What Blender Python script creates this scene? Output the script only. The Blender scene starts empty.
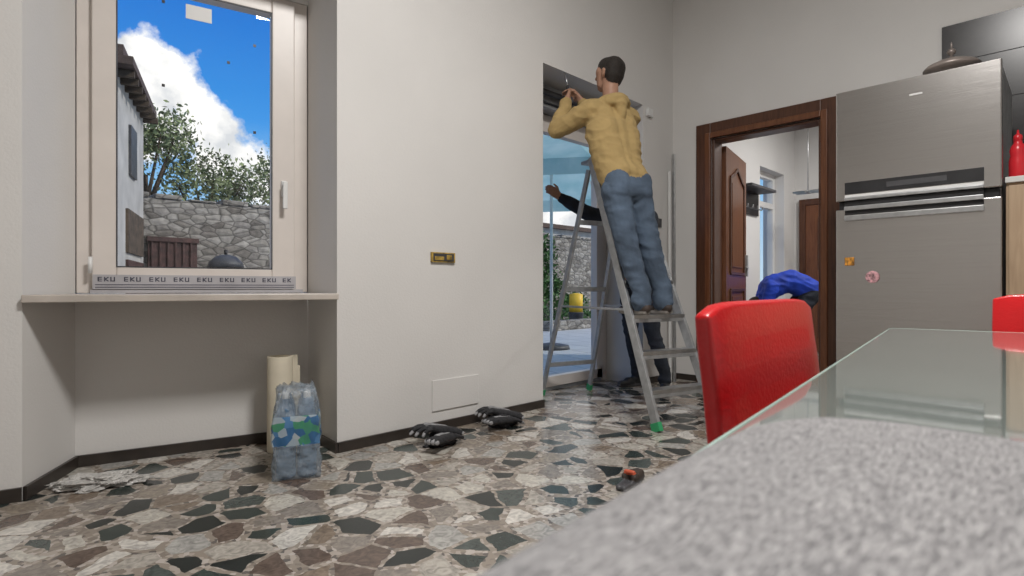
import bpy, bmesh, math, random
import numpy as np
from mathutils import Vector, Matrix, noise
random.seed(7)
rng = np.random.default_rng(7)
scn = bpy.context.scene
COL = scn.collection
V = Vector

# ------------------------------------------------------------ materials
class NT:
    def __init__(s, nt): s.nt = nt
    def n(s, t, **kw):
        nd = s.nt.nodes.new(t)
        for k, v in kw.items():
            if k.startswith('i_'):
                key = k[2:].replace('_', ' ')
                nd.inputs[key].default_value = v
            else: setattr(nd, k, v)
        return nd
    def l(s, a, b): s.nt.links.new(a, b)
def newmat(name):
    m = bpy.data.materials.new(name); m.use_nodes = True
    nt = m.node_tree; nt.nodes.clear()
    N = NT(nt)
    out = N.n('ShaderNodeOutputMaterial'); b = N.n('ShaderNodeBsdfPrincipled')
    N.l(b.outputs[0], out.inputs[0])
    return m, N, b, out
def rgba(c): return (c[0], c[1], c[2], 1.0)
def ramp(N, stops, interp='LINEAR'):
    r = N.n('ShaderNodeValToRGB'); cr = r.color_ramp; cr.interpolation = interp
    while len(cr.elements) > 1: cr.elements.remove(cr.elements[-1])
    cr.elements[0].position = stops[0][0]; cr.elements[0].color = rgba(stops[0][1])
    for p, c in stops[1:]:
        e = cr.elements.new(p); e.color = rgba(c)
    return r
def mat(name, col, rough=.5, metal=0., var=.06, scale=8., bump=0., bscale=60., stretch=(1,1,1), spec=.5, coat=0., alpha=1., emit=0., trans=0.):
    m, N, b, out = newmat(name)
    tc = N.n('ShaderNodeTexCoord'); mp = N.n('ShaderNodeMapping'); mp.inputs['Scale'].default_value = stretch
    N.l(tc.outputs['Object'], mp.inputs[0])
    nz = N.n('ShaderNodeTexNoise', i_Scale=scale, i_Detail=5.)
    N.l(mp.outputs[0], nz.inputs['Vector'])
    lo = [max(0, c*(1-var*2)) for c in col]; hi = [min(1, c*(1+var*2)) for c in col]
    r = ramp(N, [(.25, lo), (.75, hi)])
    N.l(nz.outputs['Fac'], r.inputs[0]); N.l(r.outputs[0], b.inputs['Base Color'])
    b.inputs['Roughness'].default_value = rough; b.inputs['Metallic'].default_value = metal
    b.inputs['Specular IOR Level'].default_value = spec
    b.inputs['Coat Weight'].default_value = coat
    b.inputs['Alpha'].default_value = alpha
    b.inputs['Transmission Weight'].default_value = trans
    if emit > 0:
        b.inputs['Emission Color'].default_value = rgba(col); b.inputs['Emission Strength'].default_value = emit
    if bump > 0:
        n2 = N.n('ShaderNodeTexNoise', i_Scale=bscale, i_Detail=4.)
        N.l(mp.outputs[0], n2.inputs['Vector'])
        bp = N.n('ShaderNodeBump', i_Strength=bump, i_Distance=.01)
        N.l(n2.outputs['Fac'], bp.inputs['Height']); N.l(bp.outputs[0], b.inputs['Normal'])
    return m

M = {}
M['wall'] = mat('plaster_wall', (.70,.685,.665), .85, var=.02, scale=1.2, bump=.12, bscale=90)
M['wall_far'] = mat('plaster_far', (.68,.67,.66), .85, var=.02, scale=1.2)
M['ceil'] = mat('ceiling_paint', (.72,.71,.70), .9, var=.01)
M['base'] = mat('baseboard_dark', (.035,.028,.024), .35, var=.2)
M['pvc'] = mat('window_pvc', (.70,.645,.60), .35, var=.02)
M['white'] = mat('white_plastic', (.75,.75,.74), .4, var=.02)
M['sill'] = mat('sill_marble', (.52,.47,.42), .35, var=.1, scale=5)
M['alu'] = mat('aluminium', (.55,.56,.57), .35, 1., var=.08, scale=20)
M['alud'] = mat('aluminium_matte', (.42,.43,.44), .5, .7, var=.1, scale=20)
M['black'] = mat('black_plastic', (.018,.018,.02), .4, var=.2)
M['dark'] = mat('dark_grey', (.06,.06,.065), .5, var=.2)
M['glove'] = mat('glove_knit', (.022,.022,.025), .8, var=.3, scale=40, bump=.4, bscale=120)
M['glovep'] = mat('glove_palm', (.28,.28,.29), .6, var=.3, scale=30, bump=.3)
M['taupe'] = mat('pan_metal', (.26,.22,.20), .4, .4, var=.2)
M['green'] = mat('green_rubber', (.03,.3,.12), .5)
M['red'] = mat('red_leather', (.62,.008,.012), .30, var=.06, scale=6, bump=.12, bscale=160, coat=.2)
M['redp'] = mat('red_plastic', (.6,.02,.03), .3)
M['orange'] = mat('orange_rubber', (.5,.09,.04), .5)
M['yellow'] = mat('yellow_plastic', (.8,.5,.03), .5)
M['hoodie'] = mat('mustard_hoodie', (.39,.275,.115), .92, var=.05, scale=14, bump=.25, bscale=45)
M['jeans'] = mat('blue_jeans', (.070,.100,.145), .9, var=.25, scale=7, bump=.2, bscale=60)
M['skin'] = mat('skin', (.38,.21,.14), .55, var=.05, scale=20)
M['hair'] = mat('dark_hair', (.018,.013,.010), .7, var=.3, scale=80, bump=.5, bscale=200)
M['shoe'] = mat('brown_shoe', (.045,.032,.026), .6, var=.25, bump=.2)
M['sole'] = mat('shoe_sole', (.25,.23,.21), .7)
M['navy'] = mat('dark_clothes', (.014,.018,.028), .9, var=.25, bump=.3)
M['blue'] = mat('blue_jacket', (.008,.045,.42), .75, var=.2, bump=.3)
M['cream'] = mat('cream_cardboard', (.62,.56,.44), .7, var=.05)
M['bwhite'] = mat('ext_white_render', (.50,.48,.45), .9, var=.1, scale=3)
M['roof'] = mat('roof_tile', (.10,.065,.05), .8, var=.2, scale=10)
M['gate'] = mat('rusty_gate', (.07,.032,.027), .7, var=.3, scale=9)
M['bark'] = mat('bark', (.09,.065,.045), .9, var=.3)
M['leaf'] = mat('leaves', (.22,.26,.12), .7, var=.4, scale=2.5)
M['leafd'] = mat('ivy_leaves', (.06,.14,.035), .7, var=.4, scale=5)
M['magn'] = mat('magnet_paint', (.7,.22,.03), .5, var=.5, scale=60)
M['magn2'] = mat('magnet_paint_pink', (.6,.25,.27), .5, var=.6, scale=60)
M['box'] = mat('yellow_box', (.36,.24,.05), .7, var=.4, scale=25)
M['counter'] = mat('counter_top', (.6,.6,.58), .4)
# translucent awning cloth
def canvas_mat():
    m, N, b, out = newmat('teal_canvas')
    tc = N.n('ShaderNodeTexCoord'); nz = N.n('ShaderNodeTexNoise', i_Scale=3., i_Detail=4.); N.l(tc.outputs['Object'], nz.inputs['Vector'])
    r = ramp(N, [(.3,(.36,.62,.64)),(.7,(.58,.78,.78))]); N.l(nz.outputs['Fac'], r.inputs[0]); N.l(r.outputs[0], b.inputs['Base Color']); b.inputs['Roughness'].default_value=.8
    t = N.n('ShaderNodeBsdfTranslucent'); N.l(r.outputs[0], t.inputs[0]); mx = N.n('ShaderNodeMixShader'); mx.inputs[0].default_value=.5
    N.l(b.outputs[0], mx.inputs[1]); N.l(t.outputs[0], mx.inputs[2]); N.l(mx.outputs[0], out.inputs[0])
    return m
M['teal'] = canvas_mat()

def glassmat(name):
    m, N, b, out = newmat(name); N.nt.nodes.remove(b)
    t = N.n('ShaderNodeBsdfTransparent'); t.inputs[0].default_value=(.97,.98,.98,1); g = N.n('ShaderNodeBsdfGlossy', i_Roughness=.01)
    lw = N.n('ShaderNodeLayerWeight', i_Blend=.5)
    pw = N.n('ShaderNodeMath', operation='POWER'); pw.inputs[1].default_value=4.; N.l(lw.outputs['Facing'], pw.inputs[0])
    ma = N.n('ShaderNodeMath', operation='MULTIPLY_ADD'); ma.inputs[1].default_value=.5; ma.inputs[2].default_value=.04; N.l(pw.outputs[0], ma.inputs[0])
    mx = N.n('ShaderNodeMixShader'); N.l(ma.outputs[0], mx.inputs[0])
    N.l(t.outputs[0], mx.inputs[1]); N.l(g.outputs[0], mx.inputs[2]); N.l(mx.outputs[0], out.inputs[0])
    return m
M['glass'] = glassmat('window_glass')
def filmmat(name, col, a, sc=25.):
    m, N, b, out = newmat(name)
    nz = N.n('ShaderNodeTexNoise', i_Scale=sc, i_Detail=4.)
    tc = N.n('ShaderNodeTexCoord'); N.l(tc.outputs['Object'], nz.inputs['Vector'])
    r = ramp(N, [(.3, [c*.6 for c in col]), (.7, col)]); N.l(nz.outputs['Fac'], r.inputs[0]); N.l(r.outputs[0], b.inputs['Base Color'])
    bp = N.n('ShaderNodeBump', i_Strength=1., i_Distance=.03); N.l(nz.outputs['Fac'], bp.inputs['Height']); N.l(bp.outputs[0], b.inputs['Normal'])
    b.inputs['Roughness'].default_value = .15; b.inputs['Alpha'].default_value = a
    return m
M['film'] = filmmat('plastic_wrap', (.46,.54,.62), .42, 16.)
M['bottle'] = filmmat('bottle_plastic', (.18,.32,.50), .65)
M['label'] = mat('bottle_label', (.08,.18,.36), .4, var=.6, scale=30)
M['sheet'] = filmmat('plastic_sheet', (.72,.70,.67), .92)
def printfilm():
    m, N, b, out = newmat('printed_wrap')
    tc = N.n('ShaderNodeTexCoord'); v = N.n('ShaderNodeTexVoronoi', i_Scale=26.); N.l(tc.outputs['Object'], v.inputs['Vector'])
    sp = N.n('ShaderNodeSeparateColor'); N.l(v.outputs['Color'], sp.inputs[0])
    r = ramp(N, [(0,(.05,.16,.34)),(.25,(.45,.54,.60)),(.5,(.08,.34,.18)),(.72,(.10,.26,.50)),(.85,(.52,.58,.6))],'CONSTANT'); N.l(sp.outputs[0], r.inputs[0]); N.l(r.outputs[0], b.inputs['Base Color'])
    b.inputs['Roughness'].default_value=.2; b.inputs['Alpha'].default_value=.68
    return m
M['print'] = printfilm()

def wood(name, c1, c2, rough, stretch):
    m, N, b, out = newmat(name)
    tc = N.n('ShaderNodeTexCoord'); mp = N.n('ShaderNodeMapping'); mp.inputs['Scale'].default_value = stretch
    N.l(tc.outputs['Object'], mp.inputs[0])
    nz = N.n('ShaderNodeTexNoise', i_Scale=6., i_Detail=8., i_Distortion=1.2); N.l(mp.outputs[0], nz.inputs['Vector'])
    r = ramp(N, [(.3, c1), (.7, c2)]); N.l(nz.outputs['Fac'], r.inputs[0]); N.l(r.outputs[0], b.inputs['Base Color'])
    b.inputs['Roughness'].default_value = rough
    return m
M['wood'] = wood('door_wood', (.12,.042,.018), (.20,.078,.034), .3, (6,6,.6))
M['woodd'] = wood('door_wood_dark', (.065,.024,.012), (.11,.044,.022), .35, (6,6,.6))
M['woodl'] = wood('cabinet_wood', (.36,.25,.16), (.48,.35,.23), .5, (5,5,.5))

def floor_mat():
    m, N, b, out = newmat('palladiana_marble_floor')
    SC=7.7
    tc = N.n('ShaderNodeTexCoord')
    nz = N.n('ShaderNodeTexNoise', i_Scale=10., i_Detail=3.); N.l(tc.outputs['Object'], nz.inputs['Vector'])
    sub = N.n('ShaderNodeVectorMath', operation='MULTIPLY_ADD'); sub.inputs[1].default_value = (.05,.05,0); N.l(nz.outputs['Color'], sub.inputs[0]); N.l(tc.outputs['Object'], sub.inputs[2])
    v1 = N.n('ShaderNodeTexVoronoi', voronoi_dimensions='2D', i_Scale=SC, i_Randomness=1.); N.l(sub.outputs[0], v1.inputs['Vector'])
    ve = N.n('ShaderNodeTexVoronoi', voronoi_dimensions='2D', feature='DISTANCE_TO_EDGE', i_Scale=SC, i_Randomness=1.); N.l(sub.outputs[0], ve.inputs['Vector'])
    sp = N.n('ShaderNodeSeparateColor'); N.l(v1.outputs['Color'], sp.inputs[0])
    pal = ramp(N, [(0,(.020,.025,.024)),(.14,(.23,.18,.14)),(.21,(.40,.37,.33)),(.33,(.040,.052,.048)),(.43,(.52,.49,.44)),(.54,(.25,.22,.195)),(.61,(.13,.095,.078)),(.67,(.38,.37,.35)),(.76,(.070,.085,.080)),(.85,(.60,.57,.53)),(.95,(.29,.245,.20))], 'CONSTANT')
    N.l(sp.outputs[0], pal.inputs[0])
    n2 = N.n('ShaderNodeTexNoise', i_Scale=22., i_Detail=8., i_Distortion=2.); N.l(tc.outputs['Object'], n2.inputs['Vector'])
    r2 = ramp(N, [(.3,(.6,.6,.6)),(.7,(1.25,1.25,1.23))]); N.l(n2.outputs['Fac'], r2.inputs[0])
    mul = N.n('ShaderNodeMix', data_type='RGBA', blend_type='MULTIPLY'); mul.inputs[0].default_value = 1.
    N.l(pal.outputs[0], mul.inputs[6]); N.l(r2.outputs[0], mul.inputs[7])
    v2 = N.n('ShaderNodeTexVoronoi', voronoi_dimensions='2D', i_Scale=60., i_Randomness=1.); N.l(tc.outputs['Object'], v2.inputs['Vector'])
    sp2 = N.n('ShaderNodeSeparateColor'); N.l(v2.outputs['Color'], sp2.inputs[0])
    pal2 = ramp(N, [(0,(.28,.24,.20)),(.35,(.39,.345,.30)),(.6,(.23,.195,.165)),(.8,(.47,.42,.38)),(.92,(.13,.115,.105))], 'CONSTANT'); N.l(sp2.outputs[1], pal2.inputs[0])
    ad = N.n('ShaderNodeMath', operation='MULTIPLY_ADD'); ad.inputs[1].default_value = .15; ad.inputs[2].default_value = .03; N.l(sp.outputs[2], ad.inputs[0])
    gt = N.n('ShaderNodeMath', operation='GREATER_THAN'); N.l(ve.outputs['Distance'], gt.inputs[0]); N.l(ad.outputs[0], gt.inputs[1])
    mx = N.n('ShaderNodeMix', data_type='RGBA'); N.l(gt.outputs[0], mx.inputs[0]); N.l(pal2.outputs[0], mx.inputs[6]); N.l(mul.outputs[2], mx.inputs[7])
    N.l(mx.outputs[2], b.inputs['Base Color'])
    rr = N.n('ShaderNodeMapRange'); rr.inputs[3].default_value = .14; rr.inputs[4].default_value = .30; N.l(n2.outputs['Fac'], rr.inputs[0]); N.l(rr.outputs[0], b.inputs['Roughness'])
    return m
M['floor'] = floor_mat()

def steel_mat():
    m, N, b, out = newmat('brushed_steel')
    tc = N.n('ShaderNodeTexCoord'); mp = N.n('ShaderNodeMapping'); mp.inputs['Scale'].default_value = (1,.8,220)
    N.l(tc.outputs['Object'], mp.inputs[0])
    nz = N.n('ShaderNodeTexNoise', i_Scale=3., i_Detail=4.); N.l(mp.outputs[0], nz.inputs['Vector'])
    r = ramp(N, [(.3,(.53,.51,.495)),(.7,(.60,.58,.565))]); N.l(nz.outputs['Fac'], r.inputs[0]); N.l(r.outputs[0], b.inputs['Base Color'])
    b.inputs['Metallic'].default_value = 1.; b.inputs['Roughness'].default_value = .23
    bp = N.n('ShaderNodeBump', i_Strength=.08, i_Distance=.003); N.l(nz.outputs['Fac'], bp.inputs['Height']); N.l(bp.outputs[0], b.inputs['Normal'])
    return m
M['steel'] = steel_mat()

def fabric_mat():
    m, N, b, out = newmat('heather_grey_fabric')
    tc = N.n('ShaderNodeTexCoord'); mp = N.n('ShaderNodeMapping'); mp.inputs['Scale'].default_value = (1,5,5); mp.inputs['Rotation'].default_value = (0,0,.75)
    N.l(tc.outputs['Object'], mp.inputs[0])
    nz = N.n('ShaderNodeTexNoise', i_Scale=230., i_Detail=6., i_Roughness=.75); N.l(mp.outputs[0], nz.inputs['Vector'])
    r = ramp(N, [(.36,(.085,.083,.087)),(.48,(.21,.205,.21)),(.60,(.42,.41,.41))]); N.l(nz.outputs['Fac'], r.inputs[0]); N.l(r.outputs[0], b.inputs['Base Color'])
    b.inputs['Roughness'].default_value = .95
    bp = N.n('ShaderNodeBump', i_Strength=.3, i_Distance=.001); N.l(nz.outputs['Fac'], bp.inputs['Height']); N.l(bp.outputs[0], b.inputs['Normal'])
    return m
M['fabric'] = fabric_mat()
M['tglass'] = mat('table_glass', (.20,.23,.215), .06, var=.04, scale=3, spec=.9, coat=.6)
M['tedge'] = mat('table_glass_edge', (.38,.50,.45), .15, var=.1, spec=.8)

def brickmat(name, c1, c2, mc, scale, bw, rh, ms, rough, rot=(math.pi/2,0,0), off=.5):
    m, N, b, out = newmat(name)
    tc = N.n('ShaderNodeTexCoord'); mp = N.n('ShaderNodeMapping'); mp.inputs['Rotation'].default_value = rot
    N.l(tc.outputs['Object'], mp.inputs[0])
    br = N.n('ShaderNodeTexBrick', offset=off); N.l(mp.outputs[0], br.inputs['Vector'])
    br.inputs['Scale'].default_value = scale; br.inputs['Brick Width'].default_value = bw; br.inputs['Row Height'].default_value = rh
    br.inputs['Mortar Size'].default_value = ms; br.inputs['Color1'].default_value = rgba(c1); br.inputs['Color2'].default_value = rgba(c2); br.inputs['Mortar'].default_value = rgba(mc)
    N.l(br.outputs['Color'], b.inputs['Base Color']); b.inputs['Roughness'].default_value = rough
    return m
M['patio'] = brickmat('patio_paving', (.52,.52,.52), (.58,.58,.57), (.34,.34,.34), 1., .5, .5, .012, .6, rot=(0,0,.3), off=0.)
M['tile'] = mat('black_wall_tile', (.024,.022,.023), .25, var=.15)
def stone_mat():
    m, N, b, out = newmat('rubble_stone_wall')
    tc = N.n('ShaderNodeTexCoord'); mp = N.n('ShaderNodeMapping'); mp.inputs['Scale'].default_value = (4.6,4.6,9.5); N.l(tc.outputs['Object'], mp.inputs[0])
    v = N.n('ShaderNodeTexVoronoi', i_Scale=1.); N.l(mp.outputs[0], v.inputs['Vector'])
    ve = N.n('ShaderNodeTexVoronoi', feature='DISTANCE_TO_EDGE', i_Scale=1.); N.l(mp.outputs[0], ve.inputs['Vector'])
    sp = N.n('ShaderNodeSeparateColor'); N.l(v.outputs['Color'], sp.inputs[0])
    pal = ramp(N, [(0,(.18,.16,.14)),(.4,(.30,.275,.24)),(.7,(.41,.38,.34)),(1,(.23,.21,.19))]); N.l(sp.outputs[0], pal.inputs[0])
    r = ramp(N, [(0,(.35,.35,.35)),(.09,(1,1,1))]); N.l(ve.outputs['Distance'], r.inputs[0])
    mul = N.n('ShaderNodeMix', data_type='RGBA', blend_type='MULTIPLY'); mul.inputs[0].default_value = 1.; N.l(pal.outputs[0], mul.inputs[6]); N.l(r.outputs[0], mul.inputs[7])
    nz = N.n('ShaderNodeTexNoise', i_Scale=9., i_Detail=6.); N.l(tc.outputs['Object'], nz.inputs['Vector'])
    r3 = ramp(N, [(.3,(.65,.65,.65)),(.7,(1.2,1.2,1.2))]); N.l(nz.outputs['Fac'], r3.inputs[0])
    m2 = N.n('ShaderNodeMix', data_type='RGBA', blend_type='MULTIPLY'); m2.inputs[0].default_value = 1.; N.l(mul.outputs[2], m2.inputs[6]); N.l(r3.outputs[0], m2.inputs[7])
    N.l(m2.outputs[2], b.inputs['Base Color']); b.inputs['Roughness'].default_value = .95
    bp = N.n('ShaderNodeBump', i_Strength=.8, i_Distance=.05); N.l(ve.outputs['Distance'], bp.inputs['Height']); N.l(bp.outputs[0], b.inputs['Normal'])
    return m
M['stone'] = stone_mat()
M['tape'] = mat('tape_film', (.44,.43,.45), .35, var=.05)
M['ink'] = mat('tape_ink', (.07,.07,.10), .5, var=.1)

# ------------------------------------------------------------ builder
class B:
    def __init__(s, name): s.name = name; s.bm = bmesh.new(); s.mats = []; s.M = Matrix.Identity(4)
    def mi(s, k):
        m = M[k]
        if m not in s.mats: s.mats.append(m)
        return s.mats.index(m)
    def add(s, verts, faces, k, smooth=False):
        i = s.mi(k); vs = [s.bm.verts.new(s.M @ V(v)) for v in verts]
        for f in faces:
            try:
                fc = s.bm.faces.new([vs[j] for j in f]); fc.material_index = i; fc.smooth = smooth
            except ValueError: pass
    def box(s, a, b, k):
        x0,y0,z0 = a; x1,y1,z1 = b
        s.add([(x0,y0,z0),(x1,y0,z0),(x1,y1,z0),(x0,y1,z0),(x0,y0,z1),(x1,y0,z1),(x1,y1,z1),(x0,y1,z1)],
              [(0,3,2,1),(4,5,6,7),(0,1,5,4),(1,2,6,5),(2,3,7,6),(3,0,4,7)], k)
    def pane(s, x0,x1,y,z0,z1,k):
        s.add([(x0,y,z0),(x1,y,z0),(x1,y,z1),(x0,y,z1)],[(0,1,2,3)],k)
    def prism(s, poly, z0, z1, k):
        n = len(poly); vs = [(p[0],p[1],z0) for p in poly]+[(p[0],p[1],z1) for p in poly]
        s.add(vs, [tuple(range(n-1,-1,-1)), tuple(range(n,2*n))]+[(i,(i+1)%n,(i+1)%n+n,i+n) for i in range(n)], k)
    def frame(s, p0, p1, up=V((0,0,1))):
        d = (V(p1)-V(p0)).normalized()
        if abs(d.dot(up)) > .98: up = V((1,0,0)) if abs(d.x) < .9 else V((0,1,0))
        a = d.cross(up).normalized(); return d, a, a.cross(d).normalized()
    def beam(s, p0, p1, w, h, k, up=V((0,0,1))):
        d,a,c = s.frame(p0,p1,up); p0=V(p0); p1=V(p1); vs=[]
        for p in (p0,p1):
            for sa,sc in ((-1,-1),(1,-1),(1,1),(-1,1)): vs.append(p+a*sa*w/2+c*sc*h/2)
        s.add(vs, [(0,1,2,3),(7,6,5,4),(0,4,5,1),(1,5,6,2),(2,6,7,3),(3,7,4,0)], k)
    def cyl(s, p0, p1, r0, r1, k, seg=20):
        d,a,c = s.frame(p0,p1); vs=[]
        for p,r in ((V(p0),r0),(V(p1),r1)):
            for i in range(seg):
                t=2*math.pi*i/seg; vs.append(p+(a*math.cos(t)+c*math.sin(t))*r)
        i = s.mi(k); b=[s.bm.verts.new(s.M@v) for v in vs]
        for j in range(seg):
            f=s.bm.faces.new((b[j],b[(j+1)%seg],b[(j+1)%seg+seg],b[j+seg])); f.material_index=i; f.smooth=True
        for lst in (b[:seg][::-1], b[seg:]):
            f=s.bm.faces.new(lst); f.material_index=i
    def lathe(s, prof, c, k, seg=28):
        c=V(c); rows=[]
        i=s.mi(k)
        for r,z in prof:
            rows.append([s.bm.verts.new(s.M@(c+V((r*math.cos(2*math.pi*j/seg), r*math.sin(2*math.pi*j/seg), z)))) for j in range(seg)])
        for a,b in zip(rows[:-1],rows[1:]):
            for j in range(seg):
                f=s.bm.faces.new((a[j],a[(j+1)%seg],b[(j+1)%seg],b[j])); f.material_index=i; f.smooth=True
        for row,rev in ((rows[0],True),(rows[-1],False)):
            f=s.bm.faces.new(row[::-1] if rev else row); f.material_index=i
    def done(s, bevel=0., loc=None, rotz=0., parent=None, sub=0, seg=2):
        bmesh.ops.recalc_face_normals(s.bm, faces=s.bm.faces[:])
        me = bpy.data.meshes.new(s.name); s.bm.to_mesh(me); s.bm.free()
        for m in s.mats: me.materials.append(m)
        o = bpy.data.objects.new(s.name, me); COL.objects.link(o)
        if loc is not None: o.location = loc
        o.rotation_euler[2] = rotz
        if bevel > 0:
            b = o.modifiers.new('bevel','BEVEL'); b.width = bevel; b.segments = seg; b.limit_method='ANGLE'; b.angle_limit=math.radians(40)
        if sub: 
            q=o.modifiers.new('sub','SUBSURF'); q.levels=sub; q.render_levels=sub
        if parent: o.parent = parent
        return o
def empty(name, loc=(0,0,0), rotz=0.):
    e = bpy.data.objects.new(name, None); e.empty_display_size=.1; COL.objects.link(e); e.location=loc; e.rotation_euler[2]=rotz; return e

# ------------------------------------------------------------ remeshed organic bodies
def blob(name, prims, voxel=.008, smooth=3, wrinkle=None, parent=None):
    bm = bmesh.new()
    for (p0,r0,p1,r1,k) in prims:
        p0=V(p0); p1=V(p1); d=p1-p0; L=d.length
        if L<1e-5: d=V((0,0,1)); L=1e-5
        q = d.to_track_quat('Z','Y').to_matrix()
        seg=16; hs=5; rows=[]
        prof=[]
        for i in range(1,hs+1):
            a=-math.pi/2+i*(math.pi/2)/hs; prof.append((r0*math.cos(a), r0*math.sin(a)))
        for i in range(0,hs):
            a=i*(math.pi/2)/hs; prof.append((r1*math.cos(a), L+r1*math.sin(a)))
        bot=bm.verts.new(p0+q@V((0,0,-r0))); top=bm.verts.new(p0+q@V((0,0,L+r1)))
        for r,z in prof:
            rows.append([bm.verts.new(p0+q@V((r*math.cos(2*math.pi*j/seg), r*math.sin(2*math.pi*j/seg), z))) for j in range(seg)])
        for a,b in zip(rows[:-1],rows[1:]):
            for j in range(seg): bm.faces.new((a[j],a[(j+1)%seg],b[(j+1)%seg],b[j]))
        for j in range(seg):
            bm.faces.new((bot,rows[0][(j+1)%seg],rows[0][j])); bm.faces.new((top,rows[-1][j],rows[-1][(j+1)%seg]))
    me=bpy.data.meshes.new(name+'_src'); bm.to_mesh(me); bm.free()
    o=bpy.data.objects.new(name+'_src',me); COL.objects.link(o)
    r=o.modifiers.new('r','REMESH'); r.mode='VOXEL'; r.voxel_size=voxel; r.adaptivity=0
    sm=o.modifiers.new('s','SMOOTH'); sm.factor=.5; sm.iterations=smooth
    dg=bpy.context.evaluated_depsgraph_get(); dg.update()
    m2=bpy.data.meshes.new_from_object(o.evaluated_get(dg)); m2.name=name
    bpy.data.objects.remove(o)
    n=len(m2.vertices); co=np.empty(n*3); m2.vertices.foreach_get('co',co); co=co.reshape(-1,3)
    nr=np.empty(n*3); m2.vertices.foreach_get('normal',nr); nr=nr.reshape(-1,3)
    mats=[]; idx=[]
    for p in prims:
        if p[4] not in mats: mats.append(p[4])
        idx.append(mats.index(p[4]))
    def near(P):
        best=np.full(len(P),1e9); bi=np.zeros(len(P),int)
        for (p0,r0,p1,r1,k),ii in zip(prims,idx):
            a=np.array(p0); b=np.array(p1); d=b-a; L2=max(d@d,1e-9)
            t=np.clip(((P-a)@d)/L2,0,1); dd=np.linalg.norm(P-a-t[:,None]*d,axis=1)-(r0+(r1-r0)*t)
            w=dd<best; best[w]=dd[w]; bi[w]=ii
        return bi
    nf=len(m2.polygons); fc=np.empty(nf*3); m2.polygons.foreach_get('center',fc); fc=fc.reshape(-1,3)
    fm=near(fc)
    if wrinkle:
        vm=near(co); amp=np.zeros(n)
        for k,a in wrinkle.items():
            if k in mats: amp[vm==mats.index(k)]=a
        off=np.array([(1-2*abs(noise.noise(V((c[0]*6+c[2]*4,c[1]*6,c[2]*15))))) -.6 +.5*noise.noise(V((c[0]*18,c[1]*18-c[2]*12,c[2]*24))) for c in co])
        co=co+nr*(off*amp)[:,None]; m2.vertices.foreach_set('co',co.reshape(-1))
    for k in mats: m2.materials.append(M[k])
    while len(m2.materials)>len(mats): m2.materials.pop(index=0)
    m2.polygons.foreach_set('material_index',fm.astype(np.int32)); m2.polygons.foreach_set('use_smooth',np.ones(nf,bool)); m2.update()
    o=bpy.data.objects.new(name,m2); COL.objects.link(o)
    if parent: o.parent=parent
    return o

def hand(w, d, n, s, curl=.6, k='skin', sc=1., fat=1.):
    w=V(w); d=V(d).normalized(); n=V(n); n=(n-d*n.dot(d)).normalized(); s0=d.cross(n); s=s0 if s0.dot(V(s))>0 else -s0
    P=[]
    L=[.070,.078,.072,.056]
    for i in range(4):
        off=(.030-.020*i)*sc; kn=w+d*(.088-.004*abs(i-1))*sc+s*off
        P.append((w+s*off*.5,.017*sc,kn,.0125*sc,k))
        p=kn; ang=0
        sp=s*(.006-.004*i)*sc if fat>1 else V((0,0,0))
        for j,f in enumerate((.45,.32,.23)):
            ang+=curl*(.8 if j==0 else 1.); dd=d*math.cos(ang)+n*math.sin(ang); q=p+dd*L[i]*f*sc+sp
            P.append((p,(.0095-.001*j)*sc,q,(.0088-.001*j)*sc,k)); p=q
    b=w+d*.03*sc+s*.025*sc; m=b+(s*.75+d*.65+n*.25).normalized()*.042*sc; e=m+(d*.8+s*.25+n*.6).normalized()*.034*sc
    P.append((w+s*.012,.016*sc,b,.015*sc,k)); P.append((b,.013*sc,m,.0105*sc,k)); P.append((m,.0105*sc,e,.009*sc,k))
    return P
def head(c, f, u, k='skin', hair='hair'):
    c=V(c); f=V(f).normalized(); u=V(u); u=(u-f*u.dot(f)).normalized(); r=f.cross(u)
    P=[]
    P.append((c+u*.035-f*.028,.076,c+u*.035+f*.022,.072,k))
    for sx in (-1,1):
        P.append((c+u*.02+f*.035+r*.022*sx,.055,c-u*.06+f*.045+r*.018*sx,.034,k))
        P.append((c+r*.076*sx-f*.004+u*.022,.012,c+r*.072*sx-f*.0-u*.018,.010,k))
        P.append((c+r*.088*sx-f*.014+u*.018,.009,c+r*.082*sx-f*.008-u*.008,.008,k))
        P.append((c+u*.042+f*.082+r*.012*sx,.012,c+u*.040+f*.074+r*.036*sx,.011,k))
        P.append((c-u*.048+f*.085,.009,c-u*.047+f*.080+r*.02*sx,.007,k))
        P.append((c+u*.045-f*.045+r*.018*sx,.066,c+u*.058+f*.015+r*.018*sx,.060,hair))
        P.append((c+u*.0-f*.045+r*.018*sx,.060,c+u*.05-f*.045+r*.018*sx,.066,hair))
        P.append((c+u*.02-f*.02+r*.030*sx,.050,c+u*.05+f*.0+r*.028*sx,.054,hair))
        P.append((c-u*.035-f*.045+r*.02*sx,.045,c+u*.0-f*.045+r*.018*sx,.058,hair))
    P.append((c-u*.078+f*.066,.022,c-u*.082+f*.055,.026,k))
    P.append((c+u*.03+f*.088,.009,c-u*.008+f*.108,.012,k))
    P.append((c+u*.050-f*.032,.080,c+u*.062+f*.020,.068,hair))
    return P
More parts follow.
